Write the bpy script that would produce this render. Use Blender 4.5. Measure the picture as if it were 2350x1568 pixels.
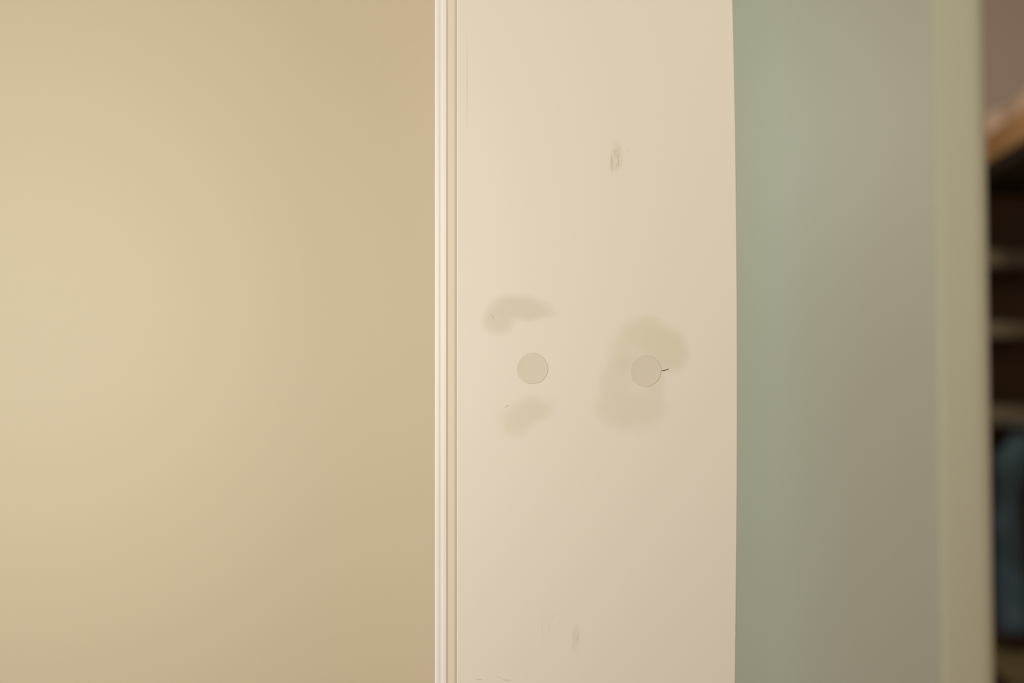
import bpy, bmesh, math, random
from mathutils import Vector, Matrix

for o in list(bpy.data.objects):
    bpy.data.objects.remove(o)
S = bpy.context.scene
COL = S.collection

# ------------------------------------------------------------------ camera
ZC = 1.40                       # eye height, metres
FOC = 50.0 / 36.0 * 2350        # focal length in photograph pixels
cam_d = bpy.data.cameras.new('camera')
cam = bpy.data.objects.new('camera', cam_d)
COL.objects.link(cam)
cam.location = (0, 0, ZC)
cam.rotation_euler = (math.radians(90), 0, 0)
cam_d.lens = 50
cam_d.sensor_width = 36
cam_d.clip_start = 0.02
cam_d.dof.use_dof = True
cam_d.dof.focus_distance = 0.905
cam_d.dof.aperture_fstop = 3.1
S.camera = cam

# ------------------------------------------------------------------ light
S.view_settings.view_transform = 'Standard'
S.view_settings.look = 'None'
S.view_settings.exposure = 0.0
S.view_settings.gamma = 1.0
W_COL = (1.000, 0.628, 0.459, 1)
W = bpy.data.worlds.new('world')
S.world = W
W.use_nodes = True
W.node_tree.nodes['Background'].inputs[0].default_value = W_COL
W.node_tree.nodes['Background'].inputs[1].default_value = 0.1332

def area(name, loc, target, size, power, col):
    d = bpy.data.lights.new(name, 'AREA')
    d.shape = 'RECTANGLE'
    d.size, d.size_y = size
    d.energy = power
    d.color = col
    o = bpy.data.objects.new(name, d)
    COL.objects.link(o)
    o.location = loc
    o.rotation_euler = (Vector(target) - Vector(loc)).to_track_quat('-Z', 'Y').to_euler()
    return o

LIGHTS = {
    'room_light':  ((-0.25, -0.45, ZC + 0.03), (0.0, 1.0, ZC), (0.40, 0.30), 6.096, (1.000, 0.896, 0.907)),
    'wall_fill':  ((-0.85, 0.55, ZC + 0.03), (-0.35, 1.8, ZC), (0.40, 0.40), 8.592, (0.764, 0.983, 1.000)),  # added fill to brighten the beige wall, not a wall fixture
    'warm_fill':  ((-0.60, 0.45, ZC + 0.02), (-0.05, 1.8, ZC), (0.25, 0.25), 0.588, (1.000, 0.643, 0.230)),  # added warm fill for the strip of wall beside the cabinet
    'right_fill':  ((0.60, 0.30, ZC + 0.44), (0.5, 1.66, ZC + 0.2), (0.35, 0.35), 2.178, (0.930, 1.000, 0.868)),  # added fill without a real fixture, brightens grey wall and casing
    'bookcase_fill': ((0.80, 2.15, 2.30), (1.1, 3.1, ZC), (0.25, 0.25), 9.0, (1.0, 0.92, 0.80)),  # invented source above the view, added to lift the dim bookcase area
}
for nm, a_ in LIGHTS.items():
    area(nm, *a_)

# ------------------------------------------------------------------ helpers
def P(u, v, y):
    """a point of the place: photograph direction and distance in metres"""
    return Vector(((u - 1175) / FOC * y, y, ZC + (784 - v) / FOC * y))

def X(u, y): return (u - 1175) / FOC * y
def Z(v, y): return ZC + (784 - v) / FOC * y

def srgb(r, g, b):
    f = lambda c: c / 12.92 if c <= 0.04045 else ((c + 0.055) / 1.055) ** 2.4
    return (f(r / 255), f(g / 255), f(b / 255), 1)

def mat(name, col, rough=0.5, noise=None, bump=0.0, bscale=60, spec=0.5, metal=0.0):
    m = bpy.data.materials.new(name)
    m.use_nodes = True
    nt = m.node_tree
    b = nt.nodes['Principled BSDF']
    b.inputs['Base Color'].default_value = col
    b.inputs['Roughness'].default_value = rough
    b.inputs['Specular IOR Level'].default_value = spec
    b.inputs['Metallic'].default_value = metal
    tc = nt.nodes.new('ShaderNodeTexCoord')
    if noise:
        sc, col2, stretch = noise
        mp = nt.nodes.new('ShaderNodeMapping')
        mp.inputs['Scale'].default_value = stretch
        nt.links.new(tc.outputs['Object'], mp.inputs['Vector'])
        n = nt.nodes.new('ShaderNodeTexNoise')
        n.inputs['Scale'].default_value = sc
        n.inputs['Detail'].default_value = 5
        nt.links.new(mp.outputs[0], n.inputs['Vector'])
        r = nt.nodes.new('ShaderNodeValToRGB')
        r.color_ramp.elements[0].position = 0.35
        r.color_ramp.elements[1].position = 0.68
        r.color_ramp.elements[0].color = col
        r.color_ramp.elements[1].color = col2
        nt.links.new(n.outputs[0], r.inputs[0])
        nt.links.new(r.outputs[0], b.inputs['Base Color'])
    if bump:
        n = nt.nodes.new('ShaderNodeTexNoise')
        n.inputs['Scale'].default_value = bscale
        n.inputs['Detail'].default_value = 4
        nt.links.new(tc.outputs['Object'], n.inputs['Vector'])
        bp = nt.nodes.new('ShaderNodeBump')
        bp.inputs['Strength'].default_value = bump
        bp.inputs['Distance'].default_value = 0.001
        nt.links.new(n.outputs[0], bp.inputs['Height'])
        nt.links.new(bp.outputs[0], b.inputs['Normal'])
    return m

def link(name, bm, m, parent=None, bevel=0, smooth=False, seg=3):
    me = bpy.data.meshes.new(name)
    bmesh.ops.recalc_face_normals(bm, faces=bm.faces)
    bm.to_mesh(me)
    bm.free()
    me.materials.append(m)
    if smooth:
        for p in me.polygons: p.use_smooth = True
    o = bpy.data.objects.new(name, me)
    COL.objects.link(o)
    if parent: o.parent = parent
    if bevel:
        md = o.modifiers.new('bevel', 'BEVEL')
        md.width = bevel
        md.segments = seg
        md.limit_method = 'ANGLE'
        md.angle_limit = math.radians(40)
    return o

def box(bm, x0, x1, y0, y1, z0, z1):
    vs = [bm.verts.new(p) for p in [(x0,y0,z0),(x1,y0,z0),(x1,y1,z0),(x0,y1,z0),(x0,y0,z1),(x1,y0,z1),(x1,y1,z1),(x0,y1,z1)]]
    for f in [(0,1,2,3),(4,7,6,5),(0,4,5,1),(1,5,6,2),(2,6,7,3),(3,7,4,0)]:
        bm.faces.new([vs[i] for i in f])

def bx(name, dims, m, parent=None, **k):
    bm = bmesh.new()
    box(bm, *dims)
    return link(name, bm, m, parent, **k)

def prism(name, prof, z0, z1, m, parent=None, shear=None, **k):
    """closed XY outline carried up from z0 to z1; shear = metres of x per metre of z about ZC"""
    bm = bmesh.new()
    s = shear or 0
    lo = [bm.verts.new((x + s * (z0 - ZC), y, z0)) for x, y in prof]
    hi = [bm.verts.new((x + s * (z1 - ZC), y, z1)) for x, y in prof]
    n = len(prof)
    for i in range(n):
        bm.faces.new([lo[i], lo[(i+1) % n], hi[(i+1) % n], hi[i]])
    bm.faces.new(lo[::-1]); bm.faces.new(hi)
    return link(name, bm, m, parent, **k)

def structure(o):
    o['kind'] = 'structure'
    return o

def thing(name, label, cat, loc=(0,0,0), group=None):
    o = bpy.data.objects.new(name, None)
    COL.objects.link(o)
    o.location = loc
    o['label'] = label; o['category'] = cat
    if group: o['group'] = group
    return o

# ------------------------------------------------------------------ materials
M_wall = mat('warm_beige_wall_paint', srgb(248,219,183), 0.55, bump=0.03, bscale=300)
M_grey = mat('grey_green_wall_paint', srgb(231,228,205), 0.35, bump=0.03, bscale=250)
M_case = mat('casing_paint', srgb(247,244,211), 0.45)
M_cream = mat('cream_lacquer', srgb(240,226,202), 0.45)
M_edge = mat('pale_edge_banding', srgb(250,239,227), 0.35, noise=(9, srgb(243,229,206), (1,1,0.35)))
M_seal = mat('beige_door_seal', srgb(237,218,191), 0.5)
M_rearwall = mat('dull_mauve_wall_paint', srgb(146,130,119), 0.8)
M_floor = mat('floor_boards', srgb(140,105,72), 0.5, noise=(4, srgb(112,80,52), (1,8,1)))
M_ceil = mat('ceiling_paint', srgb(235,230,215), 0.8)
M_wood = mat('orange_pine', srgb(228,180,120), 0.5, noise=(14, srgb(206,156,94), (1,1,6)))
M_pink = mat('dusty_pink_board', srgb(222,200,180), 0.6)
M_black = mat('near_black_board', srgb(74,70,54), 0.6)
M_dark = mat('dark_brown_board', srgb(134,98,60), 0.7, noise=(5, srgb(108,82,52), (1,1,2)))
M_shelf = mat('taupe_shelf_board', srgb(122,110,88), 0.6)
M_chest = mat('brown_chest_wood', srgb(112,98,66), 0.6, noise=(7, srgb(98,84,54), (1,1,6)))
M_denim = mat('blue_grey_cloth', srgb(52,72,78), 0.9, noise=(7, srgb(108,130,162), (1,1,1)), bump=0.4, bscale=40)
_r = [n for n in M_denim.node_tree.nodes if n.type == 'VALTORGB'][0].color_ramp
_e = _r.elements.new(0.5); _e.color = srgb(66, 90, 96)
M_green = mat('dark_green_cloth', srgb(48,84,52), 0.9, noise=(9, srgb(34,64,60), (1,1,1)))
M_fibre = mat('dark_fibre', srgb(70,78,70), 0.7)
M_metal = mat('hanger_metal', srgb(120,120,118), 0.35, metal=1.0)

# ---- side panel: cream lacquer with its smudges and scuffs
YP = 0.907
def stained(name, base, marks):
    """marks: colour, warped, gritty, [(u, v, ru, rv, turn in degrees, strength, softness), ...]"""
    m = mat(name, base, 0.45)
    nt = m.node_tree; N = nt.nodes; L = nt.links
    b = N['Principled BSDF']
    tc = N.new('ShaderNodeTexCoord')
    nz = N.new('ShaderNodeTexNoise'); nz.inputs['Scale'].default_value = 55; nz.inputs['Detail'].default_value = 3
    L.new(tc.outputs['Object'], nz.inputs['Vector'])
    sub = N.new('ShaderNodeVectorMath'); sub.operation = 'SUBTRACT'; sub.inputs[1].default_value = (0.5,0.5,0.5)
    L.new(nz.outputs['Color'], sub.inputs[0])
    scl = N.new('ShaderNodeVectorMath'); scl.operation = 'SCALE'; scl.inputs['Scale'].default_value = 0.010
    L.new(sub.outputs[0], scl.inputs[0])
    add = N.new('ShaderNodeVectorMath'); add.operation = 'ADD'
    L.new(tc.outputs['Object'], add.inputs[0]); L.new(scl.outputs[0], add.inputs[1])
    fine = N.new('ShaderNodeTexNoise'); fine.inputs['Scale'].default_value = 900; fine.inputs['Detail'].default_value = 2
    fm = N.new('ShaderNodeMapping'); fm.inputs['Scale'].default_value = (1, 1, 0.3)
    L.new(tc.outputs['Object'], fm.inputs[0]); L.new(fm.outputs[0], fine.inputs['Vector'])
    fr = N.new('ShaderNodeMapRange'); fr.inputs['From Min'].default_value = 0.5; fr.inputs['From Max'].default_value = 0.72
    L.new(fine.outputs[0], fr.inputs['Value'])
    cur = None
    bc = N.new('ShaderNodeRGB'); bc.outputs[0].default_value = base
    cur = bc.outputs[0]
    def blob(u, v, ru, rv, turn, st, soft, warp):
        mp = N.new('ShaderNodeMapping'); mp.vector_type = 'TEXTURE'
        mp.inputs['Location'].default_value = (X(u, YP), 0, Z(v, YP))
        mp.inputs['Rotation'].default_value = (0, math.radians(turn), 0)
        k = YP / FOC
        mp.inputs['Scale'].default_value = (ru * k, 1e3, rv * k)
        L.new((add.outputs[0] if warp else tc.outputs['Object']), mp.inputs[0])
        ln = N.new('ShaderNodeVectorMath'); ln.operation = 'LENGTH'
        L.new(mp.outputs[0], ln.inputs[0])
        mr = N.new('ShaderNodeMapRange'); mr.interpolation_type = 'SMOOTHSTEP'
        mr.inputs['From Min'].default_value = 1 + soft; mr.inputs['From Max'].default_value = max(0, 1 - soft)
        mr.inputs['To Max'].default_value = st
        L.new(ln.outputs['Value'], mr.inputs['Value'])
        return mr.outputs[0]
    for col, warp, grit, blobs in marks:
        fac = None
        for bb in blobs:
            f = blob(*bb, warp)
            if fac is None: fac = f
            else:
                mm = N.new('ShaderNodeMath'); mm.operation = 'SMOOTH_MAX'; mm.inputs[2].default_value = 0.12
                L.new(fac, mm.inputs[0]); L.new(f, mm.inputs[1])
                fac = mm.outputs[0]
        if len(blobs) > 1:      # the smooth maximum never quite reaches zero far from the marks
            sb = N.new('ShaderNodeMapRange'); sb.interpolation_type = 'LINEAR'; sb.inputs['From Min'].default_value = 0.05; sb.inputs['From Max'].default_value = 1
            L.new(fac, sb.inputs['Value']); fac = sb.outputs[0]
        if grit:
            mu = N.new('ShaderNodeMath'); mu.operation = 'MULTIPLY'
            L.new(fac, mu.inputs[0]); L.new(fr.outputs[0], mu.inputs[1]); fac = mu.outputs[0]
        mx = N.new('ShaderNodeMix'); mx.data_type = 'RGBA'
        L.new(fac, mx.inputs['Factor']); L.new(cur, mx.inputs['A']); mx.inputs['B'].default_value = col
        cur = mx.outputs['Result']
    L.new(cur, b.inputs['Base Color'])
    return m

dirt = srgb(206,186,152); yel = srgb(214,200,154); tan = srgb(218,200,164); drk = srgb(120,112,84)
marks = [
    # bean-shaped smudge over the left cover
    (dirt, 1, 0, [(1204, 710, 70, 26, 4, 0.42, 0.5), (1172, 705, 52, 26, -14, 0.46, 0.5), (1150, 728, 40, 36, -35, 0.44, 0.5)]),
    # smudge under it
    (tan, 1, 0, [(1212, 948, 56, 34, -20, 0.48, 0.6), (1192, 966, 46, 30, -10, 0.46, 0.6)]),
    # yellowish smudge round the right cover
    (yel, 1, 0, [(1484, 770, 62, 40, 10, 0.42, 0.45), (1515, 792, 64, 46, 25, 0.46, 0.42), (1540, 812, 36, 40, 0, 0.44, 0.5),
                 (1446, 805, 46, 50, 20, 0.34, 0.6)]),
    (tan, 1, 0, [(1418, 880, 40, 60, 18, 0.40, 0.6), (1428, 936, 58, 50, 10, 0.42, 0.5), (1478, 940, 52, 48, 0, 0.38, 0.5), (1500, 900, 26, 66, 0, 0.34, 0.6)]),
    # scuff high on the panel
    (yel, 1, 0, [(1415, 362, 13, 32, 0, 0.30, 0.6)]),
    (drk, 0, 1, [(1414, 366, 11, 28, 0, 0.30, 0.6)]),
    # pale rub marks low down
    (drk, 0, 1, [(1321, 1464, 7, 26, 4, 0.30, 0.6)]),
    (dirt, 0, 0, [(1322, 1462, 8, 26, 4, 0.18, 0.6)]),
    (drk, 0, 1, [(1262, 1432, 22, 24, 0, 0.08, 0.7)]),
]
for u, v, ru, rv, turn, col, st in [
    (1072, 188, 1.3, 92, 0, dirt, 0.34),
    (1245, 1440, 1.2, 40, 0, dirt, 0.22),
    (1404, 374, 1.5, 20, -2, drk, 0.24),
    (1418, 366, 1.3, 18, -6, drk, 0.16),
    (1440, 346, 1.2, 4, 0, drk, 0.16),
    (1130, 726, 1.2, 6, -30, drk, 0.28),
    (1164, 932, 3, 1.1, -25, drk, 0.40),
    (1157, 936, 8, 1.0, -30, dirt, 0.35),
    (1100, 1560, 9, 1.3, 8, drk, 0.24),
    (1144, 1554, 8, 1.2, 22, drk, 0.14),
    (1163, 1562, 9, 1.5, 12, drk, 0.24)]:
    marks.append((col, 0, 0, [(u, v, ru, rv, turn, st, 0.55)]))
M_panel = stained('cream_lacquer_with_smudges', srgb(240,227,205), marks)

# ------------------------------------------------------------------ room shell
XL, XR = -1.7, 1.9
structure(bx('floor', (XL, XR, -1.6, 3.5, -0.05, 0.0), M_floor))
structure(bx('ceiling', (XL, XR, -1.6, 3.5, 2.5, 2.55), M_ceil))
YL = 1.80
structure(bx('wall_left', (XL, 0.02, YL, YL + 0.10, 0, 2.5), M_wall))
YR = 1.66
a, c = X(1600, YR), X(2152, YR)
structure(prism('wall_right', [(0.02, YR + 0.03), (a, YR + 0.01), (c + 0.02, YR), (c + 0.02, YR + 0.12), (0.02, YR + 0.24)], 0, 2.5, M_grey))
# door casing that ends the grey wall, with a rounded outer corner, leaning a little
def arc(cx, cy, r, a0, a1, n=8):
    return [(cx + r * math.cos(math.radians(a0 + (a1 - a0) * i / n)), cy + r * math.sin(math.radians(a0 + (a1 - a0) * i / n))) for i in range(n + 1)]
x0, x1 = X(2149, YR), X(2272, YR)
r = 0.021
x1 += 0.003
prof = [(x0, YR - 0.0005)] + arc(x0 + 0.005, YR - 0.0005, 0.005, 180, 270, 4) + arc(x1 - r, YR - 0.0055 + r, r, -90, 0, 12) + [(x1, YR + 0.13), (x0 + 0.025, YR + 0.13), (x0 + 0.025, YR + 0.0005)]
structure(prism('trim_1', prof, 0, 2.5, M_case, shear=-0.0148, smooth=False))
structure(bx('wall_back', (XL, XR, 3.40, 3.50, 0, 2.5), M_rearwall))

# ------------------------------------------------------------------ cabinet
XE = [(0, 1682), (80, 1684), (170, 1686), (300, 1688.5), (450, 1690.5), (700, 1692.5), (900, 1693), (1100, 1692.6), (1300, 1691), (1450, 1689.5), (1568, 1688)]
cab = thing('cabinet', 'tall cream cabinet side with two round screw covers, smudges and a pale door edge', 'cabinet', (X(1370, YP), YP + 0.1, 0))
off = Vector(cab.location)
def under(o):
    o.parent = cab
    o.matrix_parent_inverse = Matrix.Translation(-off)
    return o
def sub(o, par):
    o.parent = par
    o.matrix_parent_inverse = Matrix.Identity(4)
    return o

H = 2.3
bm = bmesh.new()
xl = X(1048, YP)
b_ = 0.0005
rows = [(0.02, X(1686, YP))] + [(Z(v, YP), X(u, YP)) for v, u in reversed(XE)] + [(H, X(1681, YP))]
grid = []
for z, xr in rows:
    sec = [(xl, YP + 0.018), (xl, YP + b_), (xl + b_ * 0.3, YP + b_ * 0.3), (xl + b_, YP),
           (xr - b_ * 1.3, YP), (xr - b_ * 0.4, YP + b_ * 0.4), (xr, YP + b_ * 1.3), (xr, YP + 0.018)]
    grid.append([bm.verts.new((x, y, z)) for x, y in sec])
for A, B in zip(grid, grid[1:]):
    for i in range(8):
        bm.faces.new([A[i], A[(i+1) % 8], B[(i+1) % 8], B[i]])
bm.faces.new(grid[0][::-1]); bm.faces.new(grid[-1])
panel = under(link('side_panel', bm, M_panel))

# the door, seen along its edge
yd = YP - 0.0008
xa, xb = X(998, yd), X(1025.5, yd)
xm = X(1012, yd)
g = 0.0007
prof = [(xa, YP + 0.32), (xa, yd + 0.0007), (xa + 0.0002, yd + 0.0002), (xa + 0.0007, yd), (xm - 0.0012, yd), (xm - 0.0004, yd + 0.00014), (xm + 0.0004, yd + 0.00014), (xm + 0.0012, yd),
        (xb - 0.0005, yd), (xb - 0.00015, yd + 0.00015), (xb, yd + 0.0005), (xb, YP + 0.32)]
under(prism('door', prof, 0.02, H, M_edge))
ys = YP - 0.0003
prof = [(xb + 0.00001, YP + 0.30), (xb + 0.00001, ys), (X(1043.5, ys), ys), (X(1045, ys), ys + 0.00028), (X(1047.6, ys), ys + 0.00028), (X(1047.6, ys), YP + 0.30)]
under(prism('door_seal', prof, 0.02, H, M_seal))
under(bx('back_panel', (X(1655, YP), X(1675, YP), YP + 0.019, YP + 0.32, 0.02, H), M_cream))
under(bx('top_panel', (X(1048, YP), X(1654, YP), YP + 0.019, YP + 0.32, H - 0.018, H), M_cream))
under(bx('bottom_panel', (X(1048, YP), X(1654, YP), YP + 0.019, YP + 0.32, 0.02, 0.038), M_cream))
under(bx('plinth', (X(1060, YP), X(1650, YP), YP + 0.03, YP + 0.30, 0.0, 0.02), M_cream))

# stuck-on round screw covers: thin vinyl discs with a slightly uneven rim
def cover(u, v, seed, m, label):
    random.seed(seed)
    k = YP / FOC
    R = 36.2 * k
    bm = bmesh.new()
    n = 64
    ph = [random.uniform(0, 6.28) for _ in range(4)]
    def rad(t): return R * (1 + 0.010 * math.sin(2*t + ph[0]) + 0.008 * math.sin(3*t + ph[1]) + 0.004 * math.sin(7*t + ph[2]))
    rings = [(1.0, 0.0), (0.985, 0.00005), (0.96, 0.00008), (0.92, 0.00006), (0.5, 0.00006)]
    vs = []
    for f, h in rings:
        vs.append([bm.verts.new((rad(t) * f * math.cos(t), -h, rad(t) * f * math.sin(t))) for t in [2 * math.pi * i / n for i in range(n)]])
    for A, B in zip(vs, vs[1:]):
        for i in range(n):
            bm.faces.new([A[i], A[(i+1) % n], B[(i+1) % n], B[i]])
    bm.faces.new(vs[-1]); bm.faces.new(vs[0][::-1])
    o = link('screw_cover', bm, m, smooth=True)
    o.parent = panel
    o.location = (X(u, YP), YP - 0.00001, Z(v, YP))
    o['label'] = label
    return o
M_cap1 = mat('greyish_beige_vinyl', srgb(229,215,189), 0.5)
M_cap2 = mat('dull_beige_vinyl', srgb(226,211,184), 0.5)
cover(1221.5, 846, 3, M_cap1, 'round greyish-beige screw cover below the bean-shaped smudge')
cover(1481.5, 852, 8, M_cap2, 'round dull beige screw cover on the yellowish smudge')

# ---- tiny dark fibre by the right cover
def tube(name, pts, rads, m, parent=None, n=8):
    bm = bmesh.new()
    rings = []
    for i, p in enumerate(pts):
        d = (pts[min(i+1, len(pts)-1)] - pts[max(i-1, 0)]).normalized()
        a = d.orthogonal().normalized(); b = d.cross(a)
        rings.append([bm.verts.new(p + rads[i] * (a * math.cos(2*math.pi*j/n) + b * math.sin(2*math.pi*j/n))) for j in range(n)])
    for A, B in zip(rings, rings[1:]):
        for j in range(n):
            bm.faces.new([A[j], A[(j+1) % n], B[(j+1) % n], B[j]])
    bm.faces.new(rings[0][::-1]); bm.faces.new(rings[-1])
    return link(name, bm, m, parent, smooth=True)
k = YP / FOC
fp = [(1517.5, 850.5), (1521, 850.6), (1525, 850.2), (1529, 849), (1532, 847.6), (1534.5, 846)]
fr_ = [0.35, 0.75, 1.0, 0.85, 0.6, 0.3]
f = tube('fibre', [P(u, v, YP - 1.1 * k) for u, v in fp], [q * k for q in fr_], M_fibre)
f['label'] = 'tiny curved dark fibre stuck to the cream panel beside the right screw cover'
f['category'] = 'lint'

# ------------------------------------------------------------------ through the opening: bookcase, garment, chest
xs0 = 0.93
bk = thing('bookcase', 'dark brown bookcase with taupe shelves and orange wooden canopy beyond the opening', 'bookcase', (1.2, 3.1, 0))
offb = Vector(bk.location)
def ub(o):
    o.parent = bk; o.matrix_parent_inverse = Matrix.Translation(-offb); return o
YB = 3.02
ub(bx('side_panel', (xs0 - 0.03, xs0 - 0.01, YB, 3.38, 0, 1.76), M_dark))
ub(bx('side_panel', (1.62, 1.64, YB, 3.38, 0, 1.76), M_dark))
ub(bx('back_panel', (xs0 - 0.01, 1.62, 3.36, 3.38, 0, 1.76), M_dark))
for v, th in ((593, 40), (757, 36), (952, 34)):
    ub(bx('shelf', (xs0 - 0.01, 1.62, YB + 0.005, 3.36, Z(v + th/2, YB), Z(v - th/2, YB)), M_shelf, bevel=0.003))
ub(bx('shelf', (xs0 - 0.01, 1.62, YB + 0.005, 3.36, 0.06, 0.09), M_shelf))
def slab(name, zlo, zhi, m, inset=0.0, back=2.9):
    # runs from the far left corner towards the room
    fx, fy = X(2265, 2.9) + inset, 2.9
    dx, dy = (0.929 - 0.968) / 0.32, -1.0
    nx, ny = fx + dx * 0.42, fy + dy * 0.42
    prof = [(nx, ny), (1.64, ny), (1.64, 3.38), (fx - 0.03, 3.38), (fx, fy)]
    return ub(prism(name, prof, zlo, zhi, m))
slab('canopy', ZC + 0.366, ZC + 0.421, M_wood)
slab('canopy_lip', ZC + 0.345, ZC + 0.3655, M_black, 0.006)
slab('cornice', ZC + 0.4215, ZC + 0.478, M_pink, 0.03)

ub(tube('rail', [Vector((xs0 - 0.03, YB - 0.05, 1.226)), Vector((1.3, YB - 0.05, 1.226)), Vector((1.64, YB - 0.05, 1.226))], [0.006] * 3, M_metal))
for x in (xs0 - 0.02, 1.63):
    ub(bx('rail_bracket', (x - 0.006, x + 0.006, YB - 0.058, YB, 1.216, 1.236), M_metal))

# hanging garment
YG = YB - 0.05
jk = thing('hanging_jacket', 'blue-grey jacket with dark green collar hanging under the shelves at the right edge', 'jacket', (1.25, YG, 1.21))
def ug(o):
    o.parent = jk; o.matrix_parent_inverse = Matrix.Translation(-Vector(jk.location)); return o
def cloth(name, outline, depth, m, seed, folds=7, amp=0.014, n=48, K=30):
    """outline: rows (z, xleft, xright) of a closed, folded tube of cloth"""
    random.seed(seed)
    ph = [random.uniform(0, 6.28) for _ in range(3)]
    bm = bmesh.new()
    rows = []
    for i in range(K + 1):
        t = i / K * (len(outline) - 1); j = min(int(t), len(outline) - 2); q = t - j
        q = q * q * (3 - 2 * q)
        z = outline[j][0] + (t - j) * (outline[j+1][0] - outline[j][0])
        a, b = [outline[j][c] * (1 - q) + outline[j+1][c] * q for c in (1, 2)]
        ring = []
        for e in range(n):
            th = 2 * math.pi * e / n
            ex, ey = math.cos(th), math.sin(th)
            x = (a + b) / 2 + (b - a) / 2 * ex
            fold = amp * math.sin(folds * ex * 2 + ph[0] + 2.2 * math.sin(z * 5 + ph[1])) + amp * 0.5 * math.sin(13 * ex + ph[2] - z * 9)
            y = YG + depth * ey * (0.4 + 0.6 * min(1, i / 5)) + fold * abs(ey) * min(1, 0.3 + i / 8) - 0.008
            ring.append(bm.verts.new((x, y, z)))
        rows.append(ring)
    for A, B in zip(rows, rows[1:]):
        for e in range(n):
            bm.faces.new([A[e], A[(e+1) % n], B[(e+1) % n], B[e]])
    bm.faces.new(rows[0]); bm.faces.new(rows[-1][::-1])
    return ug(link(name, bm, m, smooth=True))
cloth('body', [(1.195, 1.19, 1.31), (1.165, 1.11, 1.39), (1.06, 1.075, 1.42), (0.92, 1.075, 1.42), (0.79, 1.07, 1.43)], 0.028, M_denim, 4, amp=0.010)
cloth('sleeve', [(1.205, 1.035, 1.125), (1.15, 1.003, 1.085), (1.05, 1.004, 1.058), (0.95, 1.004, 1.066), (0.86, 1.008, 1.074), (0.79, 1.014, 1.07)], 0.03, M_denim, 9, 2, 0.006)
cloth('sleeve', [(1.185, 1.375, 1.445), (1.12, 1.41, 1.485), (1.02, 1.43, 1.495), (0.92, 1.43, 1.49), (0.80, 1.435, 1.49)], 0.03, M_denim, 12, 2, 0.006)
cl = cloth('collar', [(1.208, 1.205, 1.295), (1.198, 1.195, 1.305), (1.183, 1.185, 1.315)], 0.034, M_green, 2, 2, 0.002, K=8)
cl['label'] = 'dark green collar'
hp = [Vector((1.25, YG, 1.195 + 0.006 * i)) for i in range(4)] + [Vector((1.25, YG - 0.0085 * math.sin(t), 1.226 + 0.0085 * math.cos(t) * -1)) for t in (0.5, 1.2, 2.0, 2.8, 3.6, 4.3)]
ug(tube('hanger_hook', hp, [0.0013] * len(hp), M_metal))

# low chest of drawers in front of the bookcase
ch = thing('chest_of_drawers', 'brown wooden chest at the lower right corner below the hanging jacket', 'chest', (1.28, 2.89, 0))
def uc(o):
    o.parent = ch; o.matrix_parent_inverse = Matrix.Translation(-Vector(ch.location)); return o
x0, x1, y0, y1, zt = 0.95, 1.62, 2.70, 3.015, 0.755
uc(bx('body', (x0 + 0.01, x1 - 0.01, y0 + 0.02, y1 - 0.005, 0.0, zt - 0.022), M_chest, bevel=0.002))
uc(bx('top', (x0, x1, y0, y1, zt - 0.0215, zt), M_chest, bevel=0.004))
for i in range(3):
    za = 0.06 + i * 0.222
    d = uc(bx('drawer', (x0 + 0.025, x1 - 0.025, y0 + 0.004, y0 + 0.0195, za, za + 0.21), M_chest, bevel=0.003))
    for kx in (x0 + 0.17, x1 - 0.17):
        bm = bmesh.new()
        bmesh.ops.create_uvsphere(bm, u_segments=16, v_segments=10, radius=0.013)
        for vv in bm.verts: vv.co = Vector((kx + vv.co.x, y0 - 0.008 + vv.co.y, za + 0.105 + vv.co.z))
        kn = link('knob', bm, M_metal, smooth=True)
        kn.parent = d
